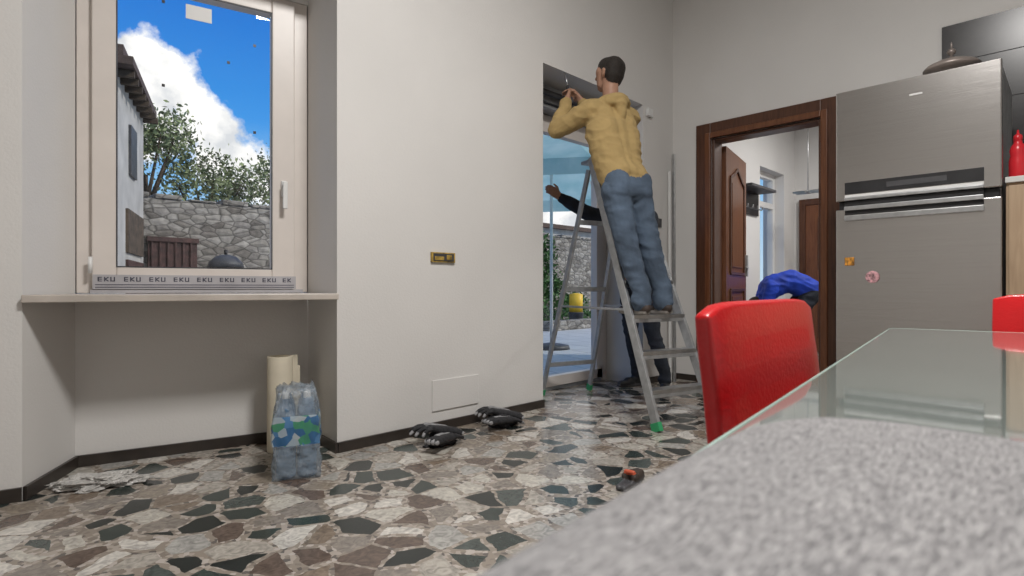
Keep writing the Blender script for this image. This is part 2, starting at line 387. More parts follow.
def shoe(ankle, fwd, k='shoe', sole='sole', L=.19):
    a=V(ankle); f=V(fwd); f.z=0; f.normalize(); r=f.cross(V((0,0,1)))
    g=V((a.x,a.y,a.z-.085)); P=[]
    P.append((a-V((0,0,.006)),.040,g+f*.03+V((0,0,.055)),.040,k))
    P.append((g-f*.04+V((0,0,.042)),.034,g+f*.10+V((0,0,.044)),.036,k))
    for sx in (-1,1):
        P.append((g-f*.045+V((0,0,.014))+r*.014*sx,.016,g+f*.06+V((0,0,.014))+r*.024*sx,.018,sole))
        P.append((g+f*.06+V((0,0,.014))+r*.024*sx,.018,g+f*L+V((0,0,.016))+r*.010*sx,.016,sole))
        P.append((g+f*.06+V((0,0,.034))+r*.016*sx,.026,g+f*(L-.012)+V((0,0,.032))+r*.008*sx,.022,k))
    return P

# ------------------------------------------------------------ ROOM SHELL
D=2.73; E=4.9; H=3.9
A=V((.215,3.02)); Bp=V((1.439,2.73)); C0=V((.435,3.40)); C1=V((1.482,3.157))
d1=V((.974,-.226)); n1=V((.226,.974))
XL=-2.4; YB=-2.6
b=B('floor'); b.box((XL-.2,YB-.2,-.1),(8.4,3.62,0),'floor'); b.done()
b=B('ceiling'); b.box((XL-.2,YB-.2,H),(E+.15,4.2,H+.1),'ceil'); b.done()
b=B('wall_back')
b.box((1.50,D,0),(3.047,3.22,H),'wall'); b.prism([(1.439,D),(1.50,D),(1.50,3.22),(1.482,3.157)],0,H,'wall')
b.box((3.047,D,2.49),(4.378,3.22,H),'wall'); b.box((4.378,D,0),(E+.15,3.22,H),'wall'); b.done()
LA=A-d1*2.85
b=B('wall_left')
b.prism([LA,A,C0,C0+n1*.2,LA+n1*.6],0,H,'wall')
b.prism([C0,C1,C1+n1*.2,C0+n1*.2],0,.80,'wall')
b.prism([A,Bp,C1+n1*.2,C0+n1*.2],2.62,H,'wall')
b.prism([C0,C1,C1+n1*.2,C0+n1*.2],2.50,2.62,'wall')
b.prism([C1,(1.50,3.22),(1.527,3.352)],0,H,'wall')
b.done()
b=B('wall_side'); b.box((XL-.15,YB,0),(XL,4.1,H),'wall'); b.done()
b=B('wall_rear'); b.box((XL-.15,YB-.15,0),(E+.15,YB,H),'wall'); b.done()
b=B('wall_right')
b.box((E,YB,0),(E+.15,1.428,H),'wall'); b.box((E,2.338,0),(E+.15,D,H),'wall'); b.box((E,1.428,2.21),(E+.15,2.338,H),'wall'); b.done()
b=B('wall_tiles')
b.box((E-.010,YB+.01,.01),(E-.001,.665,2.67),'dark')
for iy in range(6):
    for iz in range(9):
        ya=.663-iy*.6; yb=max(YB+.015,ya-.594); za=.012+iz*.30; zb=min(2.668,za+.294)
        b.box((E-.016,yb,za),(E-.010,ya,zb),'tile')
b.done()
b=B('wall_far_left'); b.box((E+.15,D,0),(7.0,3.0,3.05),'wall_far'); b.box((7.8,D,0),(8.2,3.0,3.05),'wall_far'); b.box((7.0,D,2.35),(7.8,3.0,3.05),'wall_far'); b.done()
b=B('wall_far_end'); b.box((8.2,-1.0,0),(8.35,3.0,3.05),'wall_far'); b.done()
b=B('wall_far_right'); b.box((E+.15,-1.15,0),(8.35,-1.0,3.05),'wall_far'); b.done()
b=B('ceiling_far'); b.box((E+.15,-1.15,3.05),(8.35,3.0,3.15),'ceil'); b.done()
def bb(name, segs):
    b=B(name)
    for p,q in segs:
        p=V((p[0],p[1],.028)); q=V((q[0],q[1],.028)); b.beam(p,q,.014,.054,'base')
    b.done()
bb('baseboard_back',[((1.439,D-.009),(3.047,D-.009)),((4.378,D-.009),(E-.01,D-.009))])
o1=-n1*.009
bb('baseboard_left',[(LA+o1,A+o1),(A+V((.009,-.004)),C0+V((.009,-.006))),(C0+o1,C1+o1),(C1+V((-.009,0)),Bp+V((-.009,-.012)))])
bb('baseboard_right',[((E-.009,2.49),(E-.009,D-.02))])

# ------------------------------------------------------------ WINDOW 1
ang=math.atan2(d1.y,d1.x)
W=empty('window_1',(C0.x,C0.y,0),ang)
b=B('frame')
z0,z1=.834,2.498
b.box((.004,-.0,z0),(.075,.07,z1),'pvc'); b.box((.985,-.0,z0),(1.07,.07,z1),'pvc')
b.box((.075,-.0,z0),(.985,.07,.90),'pvc'); b.box((.075,-.0,2.45),(.985,.07,z1),'pvc')
b.done(.004,parent=W)
b=B('sash')
b.box((.066,-.035,.89),(.165,.05,2.465),'pvc'); b.box((.875,-.035,.89),(.995,.05,2.465),'pvc')
b.box((.165,-.035,.89),(.875,.05,.965),'pvc'); b.box((.165,-.035,2.39),(.875,.05,2.465),'pvc')
b.done(.006,parent=W)
b=B('gasket'); 
for a,c in (((.163,-.036,.963),(.169,-.03,2.392)),((.871,-.036,.963),(.877,-.03,2.392)),((.163,-.036,.962),(.877,-.03,.968)),((.163,-.036,2.387),(.877,-.03,2.393))): b.box(a,c,'dark')
b.done(parent=W)
b=B('glass_pane'); b.pane(.16,.88,.0,.96,2.395,'glass'); b.done(parent=W)
b=B('handle'); b.box((.922,-.05,1.37),(.948,-.035,1.46),'white'); b.box((.927,-.085,1.43),(.943,-.05,1.447),'white'); b.box((.923,-.092,1.30),(.947,-.078,1.45),'white'); b.done(.003,parent=W)
b=B('hinge'); b.cyl((.062,-.045,.93),(.062,-.045,1.01),.009,.009,'white'); b.cyl((.062,-.045,2.30),(.062,-.045,2.38),.009,.009,'white'); b.done(parent=W)
b=B('protective_tape'); b.box((.07,-.039,.855),(1.0,-.0352,.925),'tape'); b.box((.06,-.034,.8345),(1.04,-.002,.852),'tape')
x=.09
while x<.97:
    for gl in ('E','K','U'):
        if x>.97: break
        yy0,yy1=-.0402,-.0390; zb,zt_=.892,.914
        if gl=='E':
            b.box((x,yy0,zb),(x+.005,yy1,zt_),'ink')
            for z in (zb,zb+.009,zt_-.004): b.box((x,yy0,z),(x+.017,yy1,z+.004),'ink')
        elif gl=='K':
            b.box((x,yy0,zb),(x+.005,yy1,zt_),'ink'); b.beam((x+.004,-.0396,zb+.011),(x+.018,-.0396,zt_-.001),.001,.005,'ink'); b.beam((x+.004,-.0396,zb+.011),(x+.018,-.0396,zb+.001),.001,.005,'ink')
        else:
            b.box((x,yy0,zb),(x+.005,yy1,zt_),'ink'); b.box((x+.014,yy0,zb),(x+.019,yy1,zt_),'ink'); b.box((x,yy0,zb),(x+.019,yy1,zb+.004),'ink')
        x+=.025
    x+=.03
for z in (.862,.874): b.box((.08,-.0402,z),(.99,-.0390,z+.004),'ink')
b.done(parent=W)
b=B('sticker'); b.box((.46,-.006,2.27),(.58,-.002,2.345),'white'); 
for x,z in ((.66,2.08),(.79,2.20),(.79,1.72),(.36,1.90),(.36,2.33)): b.box((x-.007,-.006,z-.007),(x+.007,-.002,z+.007),'black')
b.done(parent=W)
b=B('windowsill')
fo=-n1*.03
b.prism([A+fo+d1*.0,Bp+fo+V((.0,-.005)),Bp+V((-.004,0)),C1+V((-.006,0)),C0+V((.006,0)),A+V((.004,-.002))],.800,.832,'sill'); b.done(.004)

# ------------------------------------------------------------ GLASS DOOR
Dd=empty('door_1')
b=B('door_frame')
y0,y1=3.12,3.19
b.box((3.052,y0,.0),(3.12,y1,2.30),'pvc'); b.box((4.29,y0,.0),(4.373,y1,2.30),'pvc'); b.box((3.12,y0,2.23),(4.29,y1,2.30),'pvc'); b.box((3.12,y0,0),(4.29,y1,.03),'alud')
b.done(.004,parent=Dd)
b=B('leaf')
for x0,x1 in ((3.12,4.29),):
    b.box((x0,y0-.015,.035),(x0+.085,y1-.015,2.23),'pvc'); b.box((x1-.085,y0-.015,.035),(x1,y1-.015,2.23),'pvc')
    b.box((x0,y0-.015,.035),(x1,y1-.015,.12),'pvc'); b.box((x0,y0-.015,2.15),(x1,y1-.015,2.23),'pvc')
b.done(.004,parent=Dd)
b=B('glass_pane'); b.pane(3.2,4.21,3.15,.11,2.16,'glass'); b.done(parent=Dd)
b=B('shutter_box'); b.box((3.052,3.0,2.305),(4.373,3.2,2.485),'alud'); b.box((3.052,2.985,2.33),(4.373,3.0,2.345),'black'); b.cyl((3.06,2.95,2.40),(4.36,2.95,2.40),.022,.022,'dark'); b.done(.004,parent=Dd)

# ------------------------------------------------------------ WOODEN DOOR
b=B('door_2')
yl,yr,zt=2.338,1.428,2.21
for x0,x1,w,kk in ((E-.03,E,.14,'woodd'),(E-.045,E-.03,.05,'wood')):
    b.box((x0,yl,0),(x1,yl+w,zt+w),kk); b.box((x0,yr-w,0),(x1,yr,zt+w),kk); b.box((x0,yr,zt),(x1,yl,zt+w),kk)
b.box((E-.005,yl-.025,0),(E+.155,yl,zt),'woodd'); b.box((E-.005,yr,0),(E+.155,yr+.025,zt),'woodd'); b.box((E-.005,yr+.025,zt-.025),(E+.155,yl-.025,zt),'woodd')
b.done(.006)
b=B('door_leaf'); L=.86
b.box((0,-.022,.01),(L,.022,2.17),'wood')
def mold(x0,x1,z0,z1,arch=False):
    for yy in (-.034,.022):
        pts=[(x0,z0),(x1,z0),(x1,z1-.0),(x0,z1)]
        if arch:
            m=(x0+x1)/2; pts=[(x0,z0),(x1,z0),(x1,z1-.12),(x1-.12,z1-.08),(m,z1),(x0+.12,z1-.08),(x0,z1-.12)]
        for i in range(len(pts)):
            p=pts[i]; q=pts[(i+1)%len(pts)]
            b.beam((p[0],yy+.006,p[1]),(q[0],yy+.006,q[1]),.03,.02,'woodd',up=V((0,1,0)))
        b.box((x0+.06,yy,z0+.06),(x1-.06,yy+.012,z1-.16 if arch else z1-.06),'wood')
mold(.14,L-.14,1.0,2.02,True); mold(.14,L-.14,.18,.84)
b.box((L-.07,-.05,.98),(L-.03,-.022,1.2),'alud'); b.cyl((L-.05,-.05,1.07),(L-.17,-.055,1.07),.009,.009,'alud')
b.done(.004,loc=(E+.17,2.305,0),rotz=math.atan2(.17,.86))

b=B('door_3'); b.box((8.15,1.72,0),(8.198,1.80,2.05),'woodd'); b.box((8.15,2.58,0),(8.198,2.66,2.05),'woodd'); b.box((8.15,1.8,1.97),(8.198,2.58,2.05),'woodd'); b.box((8.165,1.8,0.005),(8.198,2.58,1.97),'wood'); b.box((8.155,1.95,1.1),(8.165,2.43,1.8),'woodd'); b.box((8.155,1.95,.2),(8.165,2.43,.9),'woodd'); b.done(.004)
b=B('window_2'); b.box((7.0,2.85,0),(7.07,2.92,2.35),'white'); b.box((7.73,2.85,0),(7.8,2.92,2.35),'white'); b.box((7.07,2.85,2.28),(7.73,2.92,2.35),'white'); b.box((7.07,2.85,1.9),(7.73,2.92,1.97),'white'); b.box((7.07,2.85,0),(7.73,2.92,.08),'white'); b.pane(7.07,7.73,2.88,.08,2.28,'glass'); b.done()
b=B('coat_rack'); b.box((6.2,2.50,1.98),(6.9,2.729,2.01),'dark'); b.box((6.2,2.705,1.72),(6.9,2.729,1.98),'black'); 
for i in range(5):
    x=6.27+i*.14; b.cyl((x,2.705,1.80),(x,2.64,1.78),.007,.007,'alud'); b.cyl((x,2.64,1.78),(x,2.63,1.82),.007,.009,'alud')
b.done(.003)
b=B('clothes_rail'); b.cyl((7.3,2.45,2.02),(7.3,.9,2.02),.014,.014,'alu'); b.cyl((7.42,2.45,2.02),(7.42,.9,2.02),.014,.014,'alu')
for y in (2.3,1.1): b.beam((7.27,y,2.02),(7.45,y,2.02),.02,.02,'alu'); b.cyl((7.36,y,2.02),(7.36,y,3.05),.006,.006,'alu')
b.done()

# ------------------------------------------------------------ FRIDGE
b=B('refrigerator'); FX=3.85; Y0,Y1=.274,1.045; FT=2.05
b.box((FX+.065,Y0+.005,.04),(4.58,Y1-.005,FT-.005),'alud')
b.box((FX,Y0,1.385),(FX+.06,Y1,FT),'steel'); b.box((FX,Y0,.10),(FX+.06,Y1,1.335),'steel')
b.box((FX+.03,Y0+.01,1.335),(FX+.065,Y1-.01,1.385),'black')
b.box((FX+.02,Y0+.02,.03),(FX+.06,Y1-.02,.10),'dark')
for y in (Y0+.06,Y1-.06): 
    b.cyl((FX+.1,y,0),(FX+.1,y,.05),.02,.02,'black'); b.cyl((4.5,y,0),(4.5,y,.05),.02,.02,'black')
b.done(.006,seg=3)
FR=bpy.data.objects['refrigerator']
b=B('display_panel'); b.box((FX-.006,.345,1.425),(FX,.995,1.495),'black'); b.box((FX-.007,.5,1.445),(FX-.0055,.78,1.475),'dark'); b.box((FX-.008,.345,1.405),(FX,.995,1.42),'white')
b.done(.002,parent=FR)
b=B('handles'); b.box((FX-.022,.345,1.385),(FX-.001,.995,1.402),'alu'); b.box((FX-.004,.345,1.30),(FX+.0,.995,1.383),'black'); b.box((FX-.022,.345,1.325),(FX-.005,.995,1.35),'alu'); b.box((FX-.020,.345,1.265),(FX-.001,.995,1.295),'alu'); b.done(.003,parent=FR)
b=B('badge'); b.box((FX-.003,.61,1.945),(FX-.0005,.67,1.955),'white'); b.done(parent=FR)
b=B('magnet_square'); b.box((FX-.008,.945,.995),(FX-.0005,.995,1.045),'magn'); b.done(.003,parent=FR)
b=B('magnet_round'); b.cyl((FX-.008,.85,.925),(FX-.0005,.85,.925),.036,.036,'magn2'); b.done(.002,parent=FR)
b=B('pan_lid'); c=(4.0,.50,FT)
b.lathe([(.06,0),(.065,.012),(.10,.025),(.130,.040),(.133,.05),(.115,.068),(.07,.088),(.03,.098),(.012,.10)],c,'taupe')
b.lathe([(.008,.10),(.007,.12),(.018,.128),(.022,.14),(.016,.152),(.005,.158),(.004,.18),(.002,.195)],c,'taupe')
b.done()
b=B('kitchen_cabinet')
b.box((3.9,-1.4,.10),(4.55,.262,1.405),'woodl'); b.box((3.88,-1.42,1.405),(4.57,.264,1.435),'counter'); b.box((3.95,-1.4,0),(4.5,.25,.10),'dark')
b.box((3.882,-1.39,.12),(3.899,-.58,1.39),'woodl'); b.box((3.882,-.56,.12),(3.899,.25,1.39),'woodl'); b.cyl((3.865,-.50,.7),(3.865,-.50,.95),.006,.006,'alu')
b.done(.003)
b=B('sauce_bottle'); b.lathe([(.034,0),(.038,.01),(.038,.10),(.032,.13),(.036,.155),(.028,.18),(.018,.195),(.018,.21),(.020,.212),(.018,.235),(.006,.245),(.004,.265)],(4.03,.222,1.436),'redp'); b.done()

# ------------------------------------------------------------ TABLE
P1=V((1.665,.329)); td=V((.9923,.1236)); te=V((.1236,-.9923))
tang=math.atan2(td.y,td.x); TL=1.95; TW=.95
b=B('dining_table'); 
b.M=Matrix.Translation((P1.x,P1.y,0))@Matrix.Rotation(tang,4,'Z')
b.box((-TL,-TW,.750),(0,0,.760),'tglass')
b.box((-TL-.004,0.0,.749),(0.003,.003,.7603),'tedge'); b.box((0,-TW,.749),(.003,0,.7603),'tedge')
for (a,c) in (((-TL+.08,-.12,.70),(-.08,-.09,.75)),((-TL+.08,-TW+.09,.70),(-.08,-TW+.12,.75)),((-.11,-TW+.09,.70),(-.08,-.09,.75)),((-TL+.08,-TW+.09,.70),(-TL+.11,-.09,.75))): b.box(a,c,'alud')
for x in (-TL+.11,-.11):
    for y in (-TW+.11,-.11): b.beam((x,y,0),(x,y,.71),.06,.06,'alud')
b.done(.0015)

def cushion(name, quad, z0, h, k):
    FL,FR_,NR,NL=[V(q) for q in quad]
    ctr=(FL+FR_+NR+NL)/4
    bm=bmesh.new(); bmesh.ops.create_cube(bm,size=1.)
    bmesh.ops.subdivide_edges(bm,edges=bm.edges[:],cuts=19,use_grid_fill=True)
    for v in bm.verts:
        x,y,z=v.co*2
        mx=max(abs(x),abs(y)); pw=6.
        rr=(abs(x)**pw+abs(y)**pw)**(1/pw) if mx>1e-6 else 1
        s=mx/rr if mx>1e-6 else 1
        x*=s; y*=s
        edge=max(0,1-mx**12)
        zz=z*(.55+.45*edge**.5)
        u=(x+1)/2; w_=(y+1)/2
        p=(NL*(1-u)+FL*u)*w_+(NR*(1-u)+FR_*u)*(1-w_)-ctr
        v.co=V((p.x,p.y,zz*h/2+h/2))
    me=bpy.data.meshes.new(name); bm.to_mesh(me); bm.free(); me.materials.append(M[k])
    for p in me.polygons: p.use_smooth=True
    o=bpy.data.objects.new(name,me); COL.objects.link(o); o.location=(ctr.x,ctr.y,z0)
    q=o.modifiers.new('s','SUBSURF'); q.levels=1; q.render_levels=1
    return o
cushion('seat_cushion',((.332,.120),(.283,-.22),(-.14,-.22),(-.14,.078)),.7615,.042,'fabric')

# ------------------------------------------------------------ CHAIRS
def chair(name, mid, rot, W_=.435, top=.843):
    b=B(name)
    b.M=Matrix.Translation((mid[0],mid[1],0))@Matrix.Rotation(rot,4,'Z')
    i=b.mi('red')
    NX=12; NZ=10
    def pt(u,v,side):
        x=(u-.5)*W_*(1-.02*v); z=.36+v*(top-.36)
        if v>.85: z-= .014*(abs(u-.5)*2)**8
        lean=.050*(1-v)
        puff=.006*(1-(abs(u-.5)*2)**6)*(1-(abs(v-.5)*2)**8)
        y=lean+(puff if side else -.020-puff*1.2)
        return b.M@V((x,y,z))
    g={}
    for s_ in (0,1):
        for a in range(NX+1):
            for c in range(NZ+1): g[s_,a,c]=b.bm.verts.new(pt(a/NX,c/NZ,s_))
    def F(l):
        f=b.bm.faces.new(l); f.material_index=i; f.smooth=True
    for a in range(NX):
        for c in range(NZ):
            F((g[1,a,c],g[1,a+1,c],g[1,a+1,c+1],g[1,a,c+1])); F((g[0,a,c],g[0,a,c+1],g[0,a+1,c+1],g[0,a+1,c]))
    for a in range(NX):
        F((g[1,a,NZ],g[1,a+1,NZ],g[0,a+1,NZ],g[0,a,NZ])); F((g[1,a,0],g[0,a,0],g[0,a+1,0],g[1,a+1,0]))
    for c in range(NZ):
        F((g[1,0,c],g[1,0,c+1],g[0,0,c+1],g[0,0,c])); F((g[1,NX,c],g[0,NX,c],g[0,NX,c+1],g[1,NX,c+1]))
    b.box((-W_/2+.005,.02,.37),(W_/2-.005,.46,.46),'red')
    for x in (-1,1):
        b.beam((x*(W_/2-.03),.01,.37),(x*(W_/2-.03),-.02,0),.04,.04,'red'); b.beam((x*(W_/2-.03),.42,.37),(x*(W_/2-.03),.43,0),.04,.04,'red')
    return b.done(.006,seg=3)
chair('dining_chair',(.823,.306),math.pi+math.radians(3.2))
chair('dining_chair',(2.15,-.04),math.radians(90+4))

# ------------------------------------------------------------ LADDER
rV=V((.961,-.276,0)); bV=V((.276,.961,0)); FC=V((3.24,1.70,0)); TZ=1.78
def front(z,s): 
    f=z/TZ; w=.25-.075*f; return FC+bV*(.75*f)+rV*(s*w)+V((0,0,z))
def rear(z,s):
    f=z/TZ; w=.235-.075*f; return FC+bV*(1.33-.55*f)+rV*(s*w)+V((0,0,z))
b=B('stepladder')
for s_ in (-1,1):
    b.beam(front(.03,s_),front(TZ+.02,s_),.022,.062,'alud',up=bV)
    b.beam(rear(.03,s_),rear(TZ-.06,s_),.02,.04,'alud',up=bV)
    b.beam(front(0,s_),front(.05,s_),.03,.072,'green',up=bV); b.beam(rear(0,s_),rear(.05,s_),.028,.05,'green',up=bV)
for i in range(1,8):
    z=.225*i; p=front(z,-1); q=front(z,1); b.beam(p+bV*.0,q+bV*.0,.085,.024,'alu'); 
    b.beam(p+V((0,0,-.022))-bV*.036,q+V((0,0,-.022))-bV*.036,.008,.03,'alud')
b.beam(front(TZ,-1)+bV*.03,front(TZ,1)+bV*.03,.20,.025,'alu')
for z in (.25,.85,1.35): b.beam(rear(z,-1),rear(z,1),.025,.035,'alud')
for s_ in (-1,1): b.beam(front(.72,s_),rear(.72,s_),.006,.016,'alud')
b.done(.002)

# ------------------------------------------------------------ WORKER ON LADDER
def up(v,z): return V((v[0],v[1],z))
step=front(.675,0)
fw=bV; r=rV
Wk=empty('worker',(0,0,0))
pr=[]
sh=-r*.07
st=.689
LA_=step-r*.095+sh-bV*.045; RA_=step+r*.090+sh-bV*.045
LA_=up(LA_,st+.085); RA_=up(RA_,st+.085)
SH=-r*.040
pel=V((3.255,2.125,1.50))+SH; wai=V((3.27,2.19,1.66))+SH; che=V((3.30,2.265,1.93))+SH*1.1; nek=V((3.312,2.315,2.15))-r*.012; hd=V((3.325,2.345,2.365))-r*.006
LH=pel-r*.088; RH=pel+r*.088
LK=V((3.160,2.065,1.130))-r*.025; RK=V((3.345,2.010,1.130))-r*.025
for hp,kn,an in ((LH,LK,LA_),(RH,RK,RA_)):
    th=hp.lerp(kn,.45); sh_=kn.lerp(an,.35)-bV*.004
    pr+= [(hp,.101,th,.089,'jeans'),(th,.089,kn,.075,'jeans'),(kn,.074,sh_,.072,'jeans'),(sh_,.072,up(an,an.z+.07),.063,'jeans'),(up(an,an.z+.07),.064,up(an,an.z+.0),.068,'jeans')]
    pr+= shoe(an,bV+r*(.0),L=.19)
    pr+= [(hp-bV*.03-r*.0+V((0,0,-.01)),.088,hp-bV*.02+V((0,0,.07)),.090,'jeans')]
pr+= [(pel-r*.06-bV*.02,.097,pel+r*.06-bV*.02,.097,'jeans'),(pel-r*.05+V((0,0,.05)),.104,pel+r*.05+V((0,0,.05)),.104,'jeans')]
hem=pel+V((.005,.015,.105))
for sx in (-1,0,1):
    pr+= [(hem+r*.064*sx,.115,wai+r*.062*sx,.116,'hoodie'),(wai+r*.062*sx,.115,che+r*.084*sx,.122,'hoodie'),(che+r*.084*sx,.122,nek+r*.088*sx-V((0,0,.065)),.086,'hoodie')]
pr+= [(hem+V((0,0,-.03))-r*.072,.103,hem+V((0,0,-.03))+r*.072,.103,'hoodie')]
LS=V((3.128,2.375,2.080)); RS=V((3.467,2.275,2.080))
pr+= [(nek-V((0,0,.05)),.080,LS,.080,'hoodie'),(nek-V((0,0,.05)),.080,RS,.080,'hoodie')]
LE=V((3.065,2.610,1.985)); LWr=V((3.17,2.605,2.225)); RE=V((3.45,2.53,2.05)); RWr=V((3.34,2.62,2.26))
for S_,El,Wr in ((LS,LE,LWr),(RS,RE,RWr)):
    cf=El+(Wr-El)*.84
    pr+= [(S_,.078,El,.066,'hoodie'),(El,.065,cf,.047,'hoodie'),(cf-(Wr-El)*.05,.048,cf,.046,'hoodie'),(cf,.031,Wr,.027,'skin')]
for i in range(9):
    a=math.pi*(i/8); p=nek+V((0,0,.01))-bV*(.078*math.sin(a))+r*(.095*math.cos(a))-V((0,0,.02))*abs(math.cos(a))
    a2=math.pi*((i+1)/8); q=nek+V((0,0,.01))-bV*(.078*math.sin(a2))+r*(.095*math.cos(a2))-V((0,0,.02))*abs(math.cos(a2))
    if i<8: pr.append((p,.036+.018*math.sin(a),q,.036+.018*math.sin(a2),'hoodie'))
pr.append((nek-bV*.10-V((0,0,.03)),.05,nek-bV*.115-V((0,0,.11)),.035,'hoodie'))
pr.append((nek,.058,hd-V((0,0,.05))-bV*.012,.056,'skin'))
hf=(bV-r*.30+V((0,0,.10))).normalized()
pr+= head(hd,hf,V((0,0,1)))
tip=V((3.285,2.70,2.33))
pr+= hand(LWr,(tip-V((0,.02,0))-LWr),r-bV*.2,bV,.55)
pr+= hand(RWr,(tip-V((0,.02,0))-RWr),-r-V((0,0,.3)),bV,.55)
blob('body',pr,.0065,2,{'hoodie':.008,'jeans':.007},Wk)
b=B('eyes'); hr=hf.cross(V((0,0,1))).normalized()
for sx in (-1,1):
    e=hd+hf*.082+hr*.03*sx+V((0,0,.024)); b.lathe([(.001,-.009),(.008,-.005),(.010,0),(.008,.005),(.001,.009)],e,'white',12); e2=e+hf*.007; b.lathe([(.001,-.005),(.005,0),(.001,.005)],e2,'black',10)
b.done(parent=Wk)
b=B('screwdriver'); b.cyl((3.275,2.66,2.27),(3.285,2.695,2.37),.016,.014,'dark'); b.cyl((3.285,2.695,2.37),(3.295,2.735,2.489),.005,.004,'alu'); b.cyl((3.27,2.645,2.22),(3.275,2.66,2.27),.020,.018,'dark'); b.done(parent=Wk)

# ------------------------------------------------------------ SECOND WORKER (behind ladder)
W2=empty('assistant',(0,0,0)); pr=[]
f2=V((-.93,.36,0)).normalized(); O=V((.12,-.19,0))
pel=V((4.08,2.86,.93))+O; wai=V((4.07,2.86,1.10))+O; che=V((4.03,2.88,1.30))+O; nek=V((4.0,2.88,1.49))+O; hd=V((3.97,2.90,1.66))+O
FA=[V((4.04,2.58,.085))+O,V((4.18,2.93,.085))+O]
ra=pel+V((-.0,-.085,0)); rb=pel+V((0,.085,0))
for hp,an in ((ra,FA[0]),(rb,FA[1])):
    kn=(hp+an)/2+f2*.03
    pr+= [(hp,.095,kn,.068,'navy'),(kn,.066,up(an,.16),.052,'navy'),(up(an,.16),.052,up(an,.11),.055,'navy')]+shoe(an,V((-.75,-.45,0)) if an is FA[0] else f2,'black','dark')
pr+= [(pel-V((0,.05,0)),.10,pel+V((0,.05,0)),.10,'navy')]
for sx in (-1,1):
    pr+= [(pel+V((0,.06*sx,.06)),.11,wai+V((0,.055*sx,0)),.108,'navy'),(wai+V((0,.055*sx,0)),.108,che+V((0,.07*sx,0)),.118,'navy'),(che+V((0,.07*sx,0)),.118,nek+V((0,.08*sx,-.05)),.08,'navy')]
S1=nek+V((-.04,.14,-.05)); S2=nek+V((.02,-.17,-.05))
E1=V((3.80,2.93,1.50)); W1=V((3.55,3.0,1.61)); E2=V((3.97,2.66,1.20))+O; W2r=V((3.82,2.74,1.05))+O
for S_,El,Wr in ((S1,E1,W1),(S2,E2,W2r)):
    cf=El+(Wr-El)*.9; pr+= [(nek-V((0,0,.05)),.08,S_,.075,'navy'),(S_,.074,El,.062,'navy'),(El,.061,cf,.045,'navy'),(cf,.03,Wr,.026,'skin')]
pr+= [(nek,.055,hd-V((0,0,.05)),.054,'skin')]+head(hd,f2,V((0,0,1)))
pr+= hand(W1,V((-.75,.05,.35)),V((0,.8,.2)),V((0,0,1)),.6)+hand(W2r,V((-.2,.2,-.9)),V((-.3,.9,0)),V((-1,0,0)),.4)
blob('body',pr,.0075,2,{'navy':.008},W2)

# ------------------------------------------------------------ THIRD PERSON (bending in the far room)
W3=empty('person_bending',(0,0,0)); pr=[]
ff=V((-.55,.83,0)).normalized(); rr_=ff.cross(V((0,0,1)))
pel=V((6.60,2.06,.80)); 
for sx,fo_ in ((-1,0),(1,.12)):
    an=V((6.58,2.06,.085))+rr_*.14*sx+ff*fo_; kn=(pel+an)/2+ff*.20+rr_*.08*sx
    pr+= [(pel+rr_*.085*sx,.10,kn,.07,'navy'),(kn,.068,up(an,.13),.052,'navy')]+shoe(an,ff,'black','dark')
mid=pel+ff*.18+V((0,0,.14)); che=pel+ff*.34+V((0,0,.09)); nek=pel+ff*.44+V((0,0,-.03)); hd=pel+ff*.50-V((0,0,.16))
pr+= [(pel-rr_*.05,.105,pel+rr_*.05,.105,'navy')]
for sx in (-1,1):
    pr+= [(pel+rr_*.06*sx+V((0,0,.04)),.118,mid+rr_*.06*sx,.12,'blue'),(mid+rr_*.06*sx,.12,che+rr_*.07*sx,.12,'blue'),(che+rr_*.07*sx,.12,nek+rr_*.06*sx,.08,'blue')]
    S_=che+ff*.06+rr_*.16*sx-V((0,0,.02)); El=S_+ff*.08-V((0,0,.25)); Wr=El+ff*.14-V((0,0,.20))
    pr+= [(che+ff*.05,.09,S_,.075,'blue'),(S_,.072,El,.056,'blue'),(El,.055,Wr,.040,'blue')]+hand(Wr,V((.1*ff.x,.1*ff.y,-1)),-rr_*sx,ff,.5)
pr+= [(nek,.058,hd+V((0,0,.04)),.056,'skin')]+head(hd,(ff*.35-V((0,0,1))),ff)
blob('body',pr,.009,2,{'blue':.010,'navy':.008},W3)

# ------------------------------------------------------------ SMALL THINGS
b=B('junction_box'); b.box((2.04,2.715,1.015),(2.22,2.729,1.075),'box'); b.box((2.052,2.712,1.022),(2.208,2.716,1.068),'dark'); b.box((2.06,2.709,1.027),(2.13,2.713,1.05),'box'); b.box((2.15,2.709,1.03),(2.19,2.713,1.06),'box'); b.done(.002)
b=B('wall_access_panel'); b.box((2.05,2.722,.12),(2.42,2.7295,.305),'wall'); b.done(.002)
b=B('light_switch'); b.box((4.60,2.718,1.42),(4.68,2.729,1.50),'dark'); b.done(.002)
b=B('doorbell_box'); b.box((4.42,2.70,2.40),(4.50,2.729,2.47),'white'); b.done(.003)
b=B('aluminium_profiles')
b.beam((4.70,2.60,.0),(4.845,2.69,2.12),.028,.018,'alu'); b.beam((4.66,2.62,.0),(4.79,2.70,1.95),.022,.022,'white'); b.done(.002)
b=B('cardboard_tube')
b.lathe([(.062,0),(.064,.01),(.064,.50),(.052,.50),(.052,.46)],(1.245,2.98,.0),'cream'); b.box((1.27,2.99,.0),(1.36,3.08,.44),'cream'); b.box((1.30,2.975,.30),(1.34,2.99,.50),'cream'); b.done(.003)
b=B('water_bottle_pack')
prof=[(.036,.0),(.042,.006),(.044,.03),(.041,.045),(.044,.06),(.044,.11),(.042,.12),(.0425,.2),(.044,.21),(.044,.235),(.036,.275),(.018,.31),(.014,.315),(.014,.325)]
